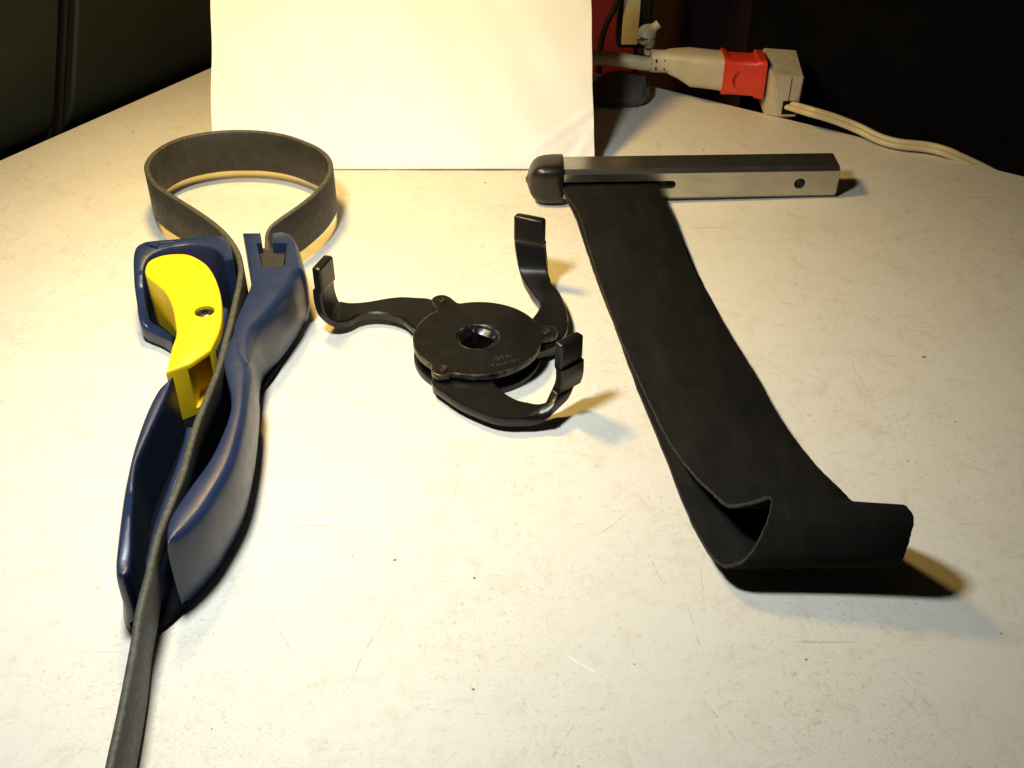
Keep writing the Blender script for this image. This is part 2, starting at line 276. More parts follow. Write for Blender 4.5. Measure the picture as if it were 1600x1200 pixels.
M_plate = surf('blackened plate steel', (.0066, .0067, .0064), (.0088, .0087, .0080), rough=.32, rvar=.04, metallic=.2, nscale=60, bstr=.12, bscale=1100, dust=(.25, .21, .16), dust_amt=.8, wear=(.13, .115, .09))
M_rubber_edge = surf('cut rubber edge with painted light', (.040, .038, .026), (.085, .080, .055), rough=.6, nscale=420, bstr=.4, bscale=1500, dust=(.4, .36, .22), dust_amt=.7)  # cut edge colour, brightened to carry the full light on the belt's top
M_steel_worn = surf('worn edge steel', (.022, .019, .015), (.060, .048, .034), rough=.42, rvar=.1, metallic=.7, nscale=400)
M_stamp = surf('bare steel of stamped letters', (.05, .05, .045), (.34, .32, .28), rough=.35, metallic=.8, nscale=900)
M_hub = surf('dark polished hub', (.17, .17, .17), rough=.30, rvar=.03, metallic=1, bstr=.03)
M_bar = surf('zinc plated steel', (.42, .41, .37), (.56, .54, .48), rough=.24, rvar=.035, metallic=.95, nscale=40, bstr=.04, bscale=1300, dust=(.05, .045, .04), dust_amt=.6, aniso=(1, 2.2, 2.2))
M_cap = surf('black vinyl', (.0075, .007, .006), (.012, .011, .009), rough=.33, rvar=.05, bstr=.10, bscale=300)
M_dark = surf('black hollow', (.004, .004, .004), rough=.9, spec=.1)
M_screw = surf('black screw', (.09, .09, .08), rough=.28, metallic=.8)
def webbing_mat():
    m, nt, b = new_mat('black webbing')
    co = coords(nt)
    c = mix(nt, ramp(nt, noise(nt, co, 60, 6, .7), .35, .7), (.0078, .0076, .0066), (.0130, .0124, .0102))
    fib = ramp(nt, noise(nt, coords(nt), 1700, 3, .8), .70, .80)
    c = mix(nt, math_(nt, 'MULTIPLY', fib, .45), c, (.13, .11, .085))
    wear = math_(nt, 'MULTIPLY', ramp(nt, noise(nt, coords(nt, (60, 14, 14)), 1, 6, .75), .45, .75), .8)
    c = mix(nt, wear, c, (.022, .020, .016))
    nt.links.new(c, b.inputs['Base Color']); b.inputs['Roughness'].default_value = .9
    b.inputs['Specular IOR Level'].default_value = .10
    b.inputs['Sheen Weight'].default_value = .0; b.inputs['Sheen Roughness'].default_value = .5
    tc = N(nt, 'ShaderNodeTexCoord')
    sx = N(nt, 'ShaderNodeSeparateXYZ'); nt.links.new(tc.outputs['UV'], sx.inputs[0])
    r1 = math_(nt, 'SINE', math_(nt, 'MULTIPLY', sx.outputs[1], 2*math.pi/.9), 0)   # cross ribs, one per 0.9 mm
    r2 = math_(nt, 'SINE', math_(nt, 'MULTIPLY', sx.outputs[0], 2*math.pi/1.3), 0)
    h = math_(nt, 'ADD', math_(nt, 'MULTIPLY', r1, r2), noise(nt, co, 1500, 3))
    bump(nt, b, h, .7, .00025)
    return m
M_web = webbing_mat()
M_web_edge = surf('fuzzy webbing edge', (.020, .019, .015), (.050, .046, .036), rough=.9, spec=.1, nscale=500, bstr=.3)
M_paper = surf('white packing paper', (.83, .84, .88), (.86, .87, .91), rough=.5, rvar=.05, nscale=40, bstr=.12, bscale=120)
M_tape, nt, b = new_mat('clear glossy tape')
b.inputs['Base Color'].default_value = (.83, .80, .75, 1); b.inputs['Roughness'].default_value = .2
bump(nt, b, noise(nt, coords(nt), 90, 2), .1, .001)
M_cream = surf('aged cream plastic', (.50, .45, .33), (.58, .52, .40), rough=.45, rvar=.06, nscale=90, bstr=.1, dust=(.15, .11, .07), dust_amt=.6)
M_cream2 = surf('yellowed cord jacket', (.62, .52, .31), (.70, .60, .38), rough=.42, rvar=.05, nscale=70, bstr=.06)
M_red = surf('red plastic', (.62, .035, .016), (.70, .05, .022), rough=.38, rvar=.05, nscale=70, bstr=.06)
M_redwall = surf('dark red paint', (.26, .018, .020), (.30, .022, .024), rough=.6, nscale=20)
M_maroon = surf('maroon panel', (.035, .012, .012), rough=.7, nscale=20)  # plain darker maroon for the second cabinet side
M_blk = surf('black plastic', (.008, .008, .007), rough=.5)
M_grey = surf('dirty dark grey plastic', (.075, .072, .060), (.11, .10, .08), rough=.4, nscale=60)
M_panel = surf('dark olive grey vinyl', (.023, .029, .021), (.030, .037, .027), rough=.55, rvar=.05, nscale=14, bstr=.12, bscale=500)
M_gasket = surf('black rubber gasket', (.006, .006, .006), rough=.45)
M_cloth = surf('black cloth', (.0095, .0092, .0108), (.014, .0135, .016), rough=.95, spec=.05, nscale=30, bstr=.2)
M_white = surf('off white plastic', (.62, .55, .42), rough=.5, nscale=30)
M_floor = surf('dark floor', (.012, .011, .010), rough=.8, spec=.1, nscale=10)

# ---------------------------------------------------------------- mesh helpers (all lengths in mm until obj())
def obj(name, bm, mat, parent=None, sharp=35, origin=None, kind=None, label=None, recalc=True):
    if recalc: bmesh.ops.recalc_face_normals(bm, faces=bm.faces[:])
    o0 = Vector(origin) if origin else Vector((0, 0, 0))
    for v in bm.verts: v.co = (v.co - o0)*MM
    me = bpy.data.meshes.new(name); bm.to_mesh(me); bm.free()
    me.polygons.foreach_set('use_smooth', [True]*len(me.polygons))
    me.set_sharp_from_angle(angle=math.radians(sharp))
    for m in (mat if isinstance(mat, list) else [mat]): me.materials.append(m)
    o = bpy.data.objects.new(name, me); COL.objects.link(o)
    if parent:
        o.parent = parent; o.location = o0*MM - parent.location
    else: o.location = o0*MM
    if kind: o['kind'] = kind
    if label: o['label'] = label
    return o
def thing(name, loc, label, cat, group=None):
    o = bpy.data.objects.new(name, None); COL.objects.link(o); o.location = Vector(loc)*MM
    o.empty_display_size = .01
    o['label'] = label; o['category'] = cat
    if group: o['group'] = group
    return o
def tag(o, label, cat): o['label'] = label; o['category'] = cat; return o
def part(name, bm, mat, parent, **k):
    return obj(name, bm, mat, parent, origin=k.pop('origin', tuple(parent.location/MM)), **k)
def hermite(pts, n, closed=True):
    """smooth a polyline through its points; a point with flag 1 keeps its corner. extra values are lerped"""
    out = []; L = len(pts)
    segs = L if closed else L-1
    for i in range(segs):
        p0 = pts[(i-1) % L]; p1 = pts[i]; p2 = pts[(i+1) % L]; p3 = pts[(i+2) % L]
        if not closed:
            if i == 0: p0 = p1
            if i == L-2: p3 = p2
        a = Vector(p1[0]); b = Vector(p2[0])
        d = (b-a).length
        def tan(pp, pc, pn):
            t = Vector(pn[0])-Vector(pp[0])
            l1 = (Vector(pc[0])-Vector(pp[0])).length; l2 = (Vector(pn[0])-Vector(pc[0])).length
            return t/max(l1+l2, 1e-6)*d
        ta = (b-a) if p1[1] else tan(p0, p1, p2)
        tb = (b-a) if p2[1] else tan(p1, p2, p3)
        nn = 1 if (p1[1] and p2[1] and n < 99) else n
        for k in range(nn):
            t = k/nn; t2 = t*t; t3 = t2*t
            c = a*(2*t3-3*t2+1)+ta*(t3-2*t2+t)+b*(-2*t3+3*t2)+tb*(t3-t2)
            e = [x+(y-x)*t for x, y in zip(p1[2], p2[2])]
            out.append((c, e))
    if not closed: out.append((Vector(pts[-1][0]), list(pts[-1][2])))
    return out
def ring_normals(P):
    n = len(P); out = []
    area = sum(P[i].x*P[(i+1) % n].y-P[(i+1) % n].x*P[i].y for i in range(n))
    s = 1 if area > 0 else -1
    for i in range(n):
        a = (P[i]-P[i-1]); b = (P[(i+1) % n]-P[i])
        a = a.normalized() if a.length > 1e-9 else b.normalized(); b = b.normalized() if b.length > 1e-9 else a
        na = Vector((a.y, -a.x))*s; nb = Vector((b.y, -b.x))*s
        m = na+nb
        if m.length < 1e-6: m = na
        m.normalize(); c = max(m.dot(na), .5)
        out.append(m/c)
    return out
def prism(bm, pts, zb, profile, n=5, smooth=True):
    """closed outline with its own top height per point, walls drawn in by the profile [(kind, value, inset, hull inset)]"""
    src = [(Vector(p[:2]), (p[2] if len(p) > 2 else 0), (p[3], p[4])) for p in pts]
    R = hermite(src, n)
    P = [r[0] for r in R]; nr = ring_normals(P); rings = []
    wd = []                                                          # local width of the wall, so that insets never cross
    for i, (p, m) in enumerate(zip(P, nr)):
        d = -m.normalized(); best = 99
        for k in range(len(P)):
            a, b_ = P[k-1], P[k]; e = b_-a; den = d.x*e.y-d.y*e.x
            if abs(den) < 1e-9: continue
            q = a-p; t = (q.x*e.y-q.y*e.x)/den; u = (q.x*d.y-q.y*d.x)/den
            if t > .3 and -.001 <= u <= 1.001 and t < best: best = t
        wd.append(best)
    for _ in range(3): wd = [min(wd[i], (wd[i-1]+wd[i]*2+wd[(i+1) % len(wd)])/4) for i in range(len(wd))]
    for _ in range(2): nr = [(nr[i-1]+nr[i]*2+nr[(i+1) % len(nr)])/4 for i in range(len(nr))]
    for kind, val, ins, hull in profile:
        ring = []
        for p, m, (c, e) in zip(P, nr, R):
            zt, wgt = e
            z = zt-val if kind == 't' else zb+(zt-zb)*val
            h = hull*abs(wgt)*(.6 if wgt < 0 else 1) if kind == 't' else hull*wgt
            amt = ins+h
            if kind == 't':                                          # outer side may slope in further than the inner side
                cap_ = wd[len(ring)]*(.2+.5*min(1, abs(wgt)))
                amt = cap_*(1-math.exp(-amt/cap_)) if amt > 0 else amt
            ring.append([p-m*amt, z])
        n_ = len(P)
        for _ in range(12):                                          # collapse folds where the inset turns back on itself
            for i in range(n_):
                j = (i+1) % n_
                if (ring[j][0]-ring[i][0]).dot(P[j]-P[i]) < 0:
                    md = (ring[i][0]+ring[j][0])/2; ring[i][0] = md; ring[j][0] = md.copy()
        rings.append([bm.verts.new((q.x, q.y, z)) for q, z in ring])
    for a, b in zip(rings, rings[1:]):
        for i in range(len(a)):
            j = (i+1) % len(a); bm.faces.new((a[i], a[j], b[j], b[i]))
    t = bm.faces.new(rings[0]); u = bm.faces.new(rings[-1])
    bmesh.ops.triangulate(bm, faces=[t, u], ngon_method='BEAUTY')
    bmesh.ops.remove_doubles(bm, verts=bm.verts[:], dist=.004)
def flat(pts, zt): return [(p[0], p[1], (p[2] if len(p) > 2 else 0), zt, 0) for p in pts]
def loft(bm, rings, cap=True, closed=True):
    R = [[bm.verts.new(p) for p in r] for r in rings]
    for a, b in zip(R, R[1:]):
        for i in range(len(a) if closed else len(a)-1):
            j = (i+1) % len(a); bm.faces.new((a[i], a[j], b[j], b[i]))
    if cap:
        for r in (R[0], R[-1]): bm.faces.new(r)
    return R
def tube(bm, path, rad, n=12, sub=6, squash=1):
    C = [c for c, e in hermite([(Vector(p), 0, ()) for p in path], sub, False)]
    rings = []; up = Vector((0, 0, 1))
    for i, c in enumerate(C):
        t = (C[min(i+1, len(C)-1)]-C[max(i-1, 0)]).normalized()
        s = t.cross(up)
        s = s.normalized() if s.length > 1e-4 else Vector((1, 0, 0))
        u = s.cross(t).normalized()
        r = rad(i/(len(C)-1)) if callable(rad) else rad
        rings.append([c+s*math.cos(a)*r+u*math.sin(a)*r*squash for a in [2*math.pi*k/n for k in range(n)]])
    loft(bm, rings)
def ribbon(bm, pairs, th, side=1, bev=.5, sub=5, uv=False, centred=False, wave=None, endround=0, jag=None):
    """strip with a left and a right edge; th of thickness added on one side (or both)"""
    A = hermite([(Vector(a), 0, ()) for a, b in pairs], sub, False); B = hermite([(Vector(b), 0, ()) for a, b in pairs], sub, False)
    A = [a[0] for a in A]; B = [b[0] for b in B]; rings = []; s = 0; ss = []
    for i in range(len(A)):
        i0 = max(i-1, 0); i1 = min(i+1, len(A)-1)
        t = ((A[i1]+B[i1])-(A[i0]+B[i0])).normalized()
        wv = (B[i]-A[i]); W = wv.length; wv.normalize()
        nrm = wv.cross(t).normalized()*side
        if centred: A[i] -= nrm*th/2; B[i] -= nrm*th/2
        e = min(bev, th*.45)
        a, b = A[i], B[i]
        if wave: d = nrm*wave(i); a = a+d; b = b+d
        if jag: a = a-wv*jag(i); b = b+wv*jag(i+37)
        rings.append([a+wv*e, b-wv*e, b+nrm*e, b+nrm*(th-e), b-wv*e+nrm*th, a+wv*e+nrm*th, a+nrm*(th-e), a+nrm*e])
        if i: s += ((A[i]+B[i])/2-(A[i-1]+B[i-1])/2).length
        ss.append((s, W))
    if endround:                                                     # soften the free end
        for k, (sh, f) in enumerate(((.55, .22), (.9, .6), (1.0, 1.0))):
            last = rings[len(A)-1]; cc = sum(last, Vector())/8
            t = (A[-1]-A[-2]).normalized(); wv = (B[-1]-A[-1]).normalized(); nn_ = wv.cross(t)
            rg = []
            for p in last:
                d = p-cc; x = d.dot(wv); y = d.dot(nn_)
                x -= math.copysign(min(abs(x), endround*1.6*f), x); y -= math.copysign(min(abs(y)*.9, endround*f), y)
                rg.append(cc+wv*x+nn_*y+t*endround*sh)
            rings.append(rg); ss.append(ss[-1])
    R = loft(bm, rings)
    if uv:
        L = bm.loops.layers.uv.new('UVMap'); us = None
        idx = {v: (i, j) for i, r in enumerate(R) for j, v in enumerate(r)}
        for f in bm.faces:
            for l in f.loops:
                i, j = idx[l.vert]; W = ss[i][1]
                l[L].uv = ((0 if j in (0, 5, 6, 7) else W), ss[i][0])
def lathe(bm, prof, c, n=32, axis='z'):
    rings = []
    for r_, z in prof:
        rg = []
        for k in range(n):
            a = 2*math.pi*k/n
            if axis == 'z': rg.append(Vector(c)+Vector((r_*math.cos(a), r_*math.sin(a), z)))
            else: rg.append(Vector(c)+Vector((r_*math.cos(a), z, r_*math.sin(a))))
        rings.append(rg)
    loft(bm, rings)
def box(bm, c, s, rot=None, bev=0):
    r = bmesh.ops.create_cube(bm, size=1)
    mt = Matrix.Translation(Vector(c)) @ (rot.to_4x4() if rot else Matrix()) @ Matrix.Diagonal((*s, 1))
    bmesh.ops.transform(bm, matrix=mt, verts=r['verts'])
    if bev: bmesh.ops.bevel(bm, geom=[e for e in bm.edges if all(v in r['verts'] for v in e.verts)], offset=bev, segments=3, affect='EDGES', profile=.5)
def boolean(o, cutters, sharp=35):
    for bmc in cutters:
        bmesh.ops.recalc_face_normals(bmc, faces=bmc.faces[:])
        for v in bmc.verts: v.co = v.co*MM
        me = bpy.data.meshes.new('cut'); bmc.to_mesh(me); bmc.free()
        me.polygons.foreach_set('use_smooth', [True]*len(me.polygons))
        c = bpy.data.objects.new('cut', me); COL.objects.link(c)
        md = o.modifiers.new('b', 'BOOLEAN'); md.operation = 'DIFFERENCE'; md.object = c; md.solver = 'EXACT'
        bpy.context.view_layer.update()
        dg = bpy.context.evaluated_depsgraph_get()
        nm = bpy.data.meshes.new_from_object(o.evaluated_get(dg))
        o.modifiers.clear(); old = o.data; nm.name = old.name; o.data = nm
        bpy.data.objects.remove(c)
    o.data.set_sharp_from_angle(angle=math.radians(sharp))

# ---------------------------------------------------------------- table and room around it
T = S['tbl']
def inter(p, q, r_, s_):
    d1 = Vector(q[:2])-Vector(p[:2]); d2 = Vector(s_[:2])-Vector(r_[:2]); e = Vector(r_[:2])-Vector(p[:2])
    t = (e.x*d2.y-e.y*d2.x)/(d1.x*d2.y-d1.y*d2.x); return Vector(p[:2])+d1*t
K = inter(T[0], T[1], T[2], T[3])                                   # far corner of the table, behind the paper
dl = (Vector(T[0][:2])-Vector(T[1][:2])).normalized(); dr = (Vector(T[3][:2])-Vector(T[2][:2])).normalized()
bm = bmesh.new()
quad = [K+dl*.01, K+dr*1500, K+dr*1500+dl*1300, K+dl*1300]
tp = [(q.x, q.y, 1, 0, 0) for q in quad]
prism(bm, tp, -32, [('t', 0, 0.8, 0), ('t', .25, .25, 0), ('t', .8, 0, 0), ('f', 0, 0, 0)], n=1)
table = obj('table', bm, M_table); tag(table, 'worn cream laminate table top covered in small brown stains and scratches', 'table')
bm = bmesh.new(); box(bm, (0, 800, -760), (9000, 9000, 20)); obj('floor', bm, M_floor, kind='structure')

# dark cabinet beyond the left edge of the table
nl = Vector((-dr.x, -dr.y))                                          # pointing away from the table on the left
cab = thing('dark_cabinet', (K.x+dl.x*300+nl.x*40, K.y+dl.y*300+nl.y*40, -740), 'dark olive grey vinyl sided case with a black upright seam behind the left table edge', 'cabinet')
def plane_pt(px):                                                   # where a table edge point falls on the cabinet face
    return Vector(px[:2])+nl*60
A0 = plane_pt(T[0]); sa = Vector(S['seam'][0][:2])
ts = (sa-K).dot(dl)+9
def cab_box(t0, t1, dn, th, z0=-735, z1=420, bev=6):
    bm = bmesh.new(); a = K+dl*t0+nl*dn; b2 = K+dl*t1+nl*dn; c = (a+b2)/2+nl*th/2
    rot = Matrix(((dl.x, nl.x, 0), (dl.y, nl.y, 0), (0, 0, 1)))
    box(bm, (c.x, c.y, (z0+z1)/2), (abs(t1-t0), th, z1-z0), rot, bev); return bm
# seam leans a little, as in the photograph
def shear(bm, k):
    for v in bm.verts:
        d = dl*(v.co.z*k); v.co.x += d.x; v.co.y += d.y
    return bm
ts = 222.0; SH = -.356                                              # seam position along the edge and its lean
def panel(t0, t1, dn):                                               # vinyl side that rolls under at its foot
    bm = bmesh.new(); prof = [(dn+150, 460), (dn+8, 460), (dn+2, 458), (dn, 450)]+[(dn, z) for z in (300, 150, 50, 5)]
    prof += [(dn+34*(1-math.cos(a)), -8-34*math.sin(a)) for a in [math.radians(10*k) for k in range(10)]]+[(dn+36, -735), (dn+150, -735)]
    def P(t, n, z, ins=0):
        p = K+dl*t+nl*(n+ins); return (p.x, p.y, z)
    loft(bm, [[P(t0, n, z, 2 if n < dn+140 else 0) for n, z in prof], [P(t0+2, n, z) for n, z in prof], [P(t1-2, n, z) for n, z in prof], [P(t1, n, z, 2 if n < dn+140 else 0) for n, z in prof]])
    return bm
part('side_panel', shear(panel(-250, ts-7, 60), SH), M_panel, cab)
part('door_panel', shear(panel(ts+7, 1100, 60), SH), M_panel, cab)
bm = cab_box(ts-7.2, ts+7.2, 66, 70, -60, 455, bev=3); part('gasket', shear(bm, SH), M_gasket, cab)
bm = bmesh.new(); a = K+dl*ts+nl*64
tube(bm, [(a.x, a.y, -60), (a.x, a.y, 100), (a.x, a.y, 400)], 3.0, 10, 3); part('seam_bead', shear(bm, SH), M_blk, cab)

# black cloth hanging beyond the right far edge
nr_ = Vector((-dl.x, -dl.y))
def cloth():
    bm = bmesh.new(); rows = []
    for k in range(15):
        z = 520-k*88; row = []
        for i in range(80):
            t = 326+i*18
            off = 45+6*math.sin(i*.33+.4*math.sin(k*.5))+4*math.sin(i*.83+1)+3*math.sin(k*.9+i*.1)
            p = K+dr*t+nr_*off; row.append(bm.verts.new((p.x, p.y, z)))
        rows.append(row)
    for a, b in zip(rows, rows[1:]):
        for i in range(len(a)-1): bm.faces.new((a[i], a[i+1], b[i+1], b[i]))
    g = bmesh.ops.solidify(bm, geom=bm.faces[:], thickness=2.5)
    return bm
tag(obj('black_drape', cloth(), M_cloth, recalc=True), 'black cloth hanging behind the right rear edge of the table', 'cloth')

# red cabinet face behind the corner
rw = thing('red_cabinet', (40, 1000, -740), 'dark red painted cabinet standing in the shade behind the white paper', 'cabinet')
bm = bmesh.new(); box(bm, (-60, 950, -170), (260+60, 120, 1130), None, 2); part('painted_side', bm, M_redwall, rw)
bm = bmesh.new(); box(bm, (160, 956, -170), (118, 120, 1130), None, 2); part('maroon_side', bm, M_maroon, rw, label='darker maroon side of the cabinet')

# ---------------------------------------------------------------- leaning white paper
pb = S['paper']; x0, y0 = pb[0][0], pb[0][1]; x1 = pb[1][0]
LEAN = math.radians(36.5)
def paper_sheet():
    bm = bmesh.new(); nx, ny = 90, 60; H_ = 128; W_ = x1-x0; front = []; back = []
    e1 = Vector((1, 0, 0)); e2 = Vector((0, math.sin(LEAN), math.cos(LEAN))); nn = e1.cross(e2)    # towards the camera
    for j in range(ny+1):
        v = H_*j/ny; rf = []; rb = []
        for i in range(nx+1):
            u = W_*i/nx
            d = 0
            # folded corner creases, lower right
            for (ax, ay, bx, by, hgt, wd) in ((-40, 8, -2, 34, .8, 1.6), (-13, 2, 0, 26, .7, 1.4), (-26, 0, -4, 20, -.6, 2.5)):
                ax += W_; bx += W_; dx, dy = bx-ax, by-ay; L = math.hypot(dx, dy)
                s = ((u-ax)*dx+(v-ay)*dy)/L; q = ((u-ax)*dy-(v-ay)*dx)/L
                if -8 < s < L+8: d += hgt*math.exp(-(q/wd)**2)*max(0, min(1, (s+8)/12))*max(0, min(1, (L+8-s)/12))
            d += .5*math.sin(u*.05+v*.03)+.35*math.sin(v*.11-u*.02)+.25*math.sin(u*.16+v*.09)
            eu = 0
            if i == nx: eu = .2*math.sin(v*.09)+.1*math.sin(v*.21+1)
            if i == 0: eu = .5*math.sin(v*.11)
            drop = 0
            if j == 0: drop = 0
            # rounded foot: the sheet turns under at its bottom
            f = max(0, 1-v/4.0); back_in = 1.0*f*f
            taper = (i/nx-.5)*(-v*.022)
            p = Vector((x0+.8, y0-4.5, 1.5))+e1*(u+eu+taper-v*.012)+e2*v+nn*(d-back_in+1.2)
            rf.append(bm.verts.new(p)); rb.append(bm.verts.new(p-nn*(6 if j else 4)))
        front.append(rf); back.append(rb)
    for j in range(ny):
        for i in range(nx):
            bm.faces.new((front[j][i], front[j][i+1], front[j+1][i+1], front[j+1][i]))
            bm.faces.new((back[j][i], back[j+1][i], back[j+1][i+1], back[j][i+1]))
    for j in range(ny):
        bm.faces.new((front[j][0], front[j+1][0], back[j+1][0], back[j][0]))
        bm.faces.new((front[j][nx], back[j][nx], back[j+1][nx], front[j+1][nx]))
    for i in range(nx):
        bm.faces.new((front[0][i], back[0][i], back[0][i+1], front[0][i+1]))
        bm.faces.new((front[ny][i], front[ny][i+1], back[ny][i+1], back[ny][i]))
    return bm, e1, e2, nn
pk = thing('paper_wrapped_board', ((x0+x1)/2, y0+10, 0), 'white paper wrapped board leaning back at the rear of the table', 'board')
bm, e1, e2, nn = paper_sheet(); part('paper_wrap', bm, M_paper, pk, sharp=60)
def strip(cu, cv, w_, h_, ang, name='tape'):
    bm = bmesh.new(); c = Vector((x0, y0+3.5, .6))+e1*cu+e2*cv+nn*2.6
    a1 = e1*math.cos(ang)+e2*math.sin(ang); a2 = -e1*math.sin(ang)+e2*math.cos(ang)
    g = [[bm.verts.new(c+a1*(w_*(i/4-.5))+a2*(h_*(j/8-.5))+nn*(.25*math.cos((i/4-.5)*2.6)+.05*math.sin(j*1.7))) for i in range(5)] for j in range(9)]
    for j in range(8):
        for i in range(4): bm.faces.new((g[j][i], g[j][i+1], g[j+1][i+1], g[j+1][i]))
    bmesh.ops.solidify(bm, geom=bm.faces[:], thickness=.15)
    part(name, bm, M_tape, pk, sharp=60)
# the box the board leans on (behind, out of sight from the front)
bm = bmesh.new(); box(bm, ((x0+x1)/2, y0+106, 39), (150, 60, 78), None, 1.5)
tag(obj('support_box', bm, M_cream), 'plain box standing behind the leaning white paper board', 'box')

# ---------------------------------------------------------------- strap wrench with navy handle
sw = thing('strap_wrench', (-120, 380, 0), 'navy blue and yellow plastic strap wrench with its rubber belt looped at the far end', 'strap wrench')
PR = [('t', 0, .95, 5.6), ('t', .12, .6, 4.6), ('t', .5, .28, 3.3), ('t', 1.2, .08, 2.3), ('t', 2.2, 0, 1.55), ('t', 3.6, 0, .95), ('t', 5.5, 0, .5), ('t', 8, 0, .18), ('t', 11, 0, 0),
      ('f', .5, 0, 0), ('f', .38, 0, .15), ('f', .25, 0, .8), ('f', .12, 0, 1.7), ('f', .03, 0, 2.8), ('f', 0, .3, 3.6)]
PS = [('t', 0, .9, .9), ('t', .2, .45, .5), ('t', .6, .15, .15), ('t', 1.2, 0, 0), ('f', .5, 0, 0), ('f', .25, 0, .5), ('f', 0, .2, 1.5)]
bm = bmesh.new(); prism(bm, S['head_wall'], .3, PR, 5); part('grip_head', bm, M_blue, sw, sharp=50)
bm = bmesh.new(); prism(bm, S['shell_wall'], .35, PR, 5); part('grip_shell', bm, M_blue, sw, sharp=50)
bm = bmesh.new(); prism(bm, S['left_wall'], .4, PR, 5); part('grip_side_wall', bm, M_blue, sw, sharp=50)
bm = bmesh.new(); prism(bm, S['hook'], .5, PS, 5); part('hook_frame', bm, M_blue, sw, sharp=50)
def wall(path, z0, z1, th, name):
    bm = bmesh.new(); ribbon(bm, [((p[0], p[1], z0), (p[0], p[1], z1)) for p in path], th, bev=.8, sub=4, centred=True)
    part(name, bm, M_blue, sw, sharp=50)
wall(S['web1'], 2, 27, 2.6, 'guide_rib'); wall(S['web2'], 2, 26, 4.4, 'guide_rib')
bm = bmesh.new(); prism(bm, flat(S['base_handle'], 4.5), .6, [('t', 0, .4, 0), ('t', .6, 0, 0), ('f', .5, 0, 0), ('f', 0, 1.2, 0)], 5); part('handle_floor', bm, M_blue_shade, sw)
bm = bmesh.new(); prism(bm, flat(S['base_hook'], 4.0), .7, [('t', 0, .4, 0), ('t', .6, 0, 0), ('f', .5, 0, 0), ('f', 0, 1.2, 0)], 5); part('head_floor', bm, M_blue_shade, sw)
# rubber belt standing on edge
def belt():
    bm = bmesh.new(); P = S['strap_path']; n = len(P); pairs = []
    for i, p in enumerate(P):
        k = max(0, (i-31)/(n-31))
        lean = -2.0*k-3.2*math.exp(-((i-32)/3.2)**2)
        pairs.append(((p[0]+lean, p[1], max(p[2]-24.6, 1)), (p[0], p[1], p[2])))
    ribbon(bm, pairs, 2.8, bev=.6, sub=5, centred=True)
    return bm
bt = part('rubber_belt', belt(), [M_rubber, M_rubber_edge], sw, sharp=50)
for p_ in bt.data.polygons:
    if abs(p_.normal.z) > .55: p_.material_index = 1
bm = bmesh.new(); prism(bm, flat([(*p, 1) for p in S['strap_block']], 27.6), 6, [('t', 0, .6, 0), ('t', .5, .1, 0), ('f', 0, 0, 0)], 2); part('belt_stop', bm, M_rubber, sw)
bm = bmesh.new(); tube(bm, [(p[0], p[1], 32.95) for p in S['arrow']], .42, 8, 1); part('moulded_arrow', bm, M_blue, sw)
# yellow locking cam
cam_t = part('lever_cam', (lambda b: (prism(b, S['yellow'], 4.8, [('t', 0, 1.0, 0), ('t', .2, .5, 0), ('t', .6, .15, 0), ('t', 1.2, 0, 0), ('f', .5, 0, 0), ('f', 0, .4, 0)], 6), b)[1])(bmesh.new()), M_yellow, sw, sharp=45, origin=(0, 0, 0))
sx, sy, sz = S['screw']
cut1 = bmesh.new(); prism(cut1, flat([(*p, 1) for p in S['yellow_cut']], 28.8), 8, [('t', 0, 0, 0), ('f', 0, 0, 0)], 1)
cut2 = bmesh.new(); lathe(cut2, [(4.4, 28.6), (4.4, 36)], (sx, sy, 0), 40)
for v in cut1.verts: v.co.x += 0
boolean(cam_t, [cut1, cut2], 45)
cam_t.location = -sw.location
# thumb ribs on the hollow side of the lever
ylw = [Vector(p[:2]) for p in S['yellow']]
for k in range(0):
    t = .12+k*.088; idx = 15+t*4.6; i = int(idx); f = idx-i
    a = ylw[i % len(ylw)].lerp(ylw[(i+1) % len(ylw)], f)
    bm = bmesh.new(); tube(bm, [(a.x, a.y, 7), (a.x, a.y, 28)], .15, 8, 1); part('thumb_rib', bm, M_yellow, cam_t, origin=(0, 0, 0)).location = (0, 0, 0)
bm = bmesh.new(); lathe(bm, [(.05, 28.75), (4.15, 28.75), (4.15, 29.3), (3.9, 29.9), (3.2, 30.35), (2.2, 30.6), (1.5, 30.65), (1.4, 29.4), (.05, 29.4)], (sx, sy, 0), 32)
part('screw', bm, M_screw, sw, sharp=40)

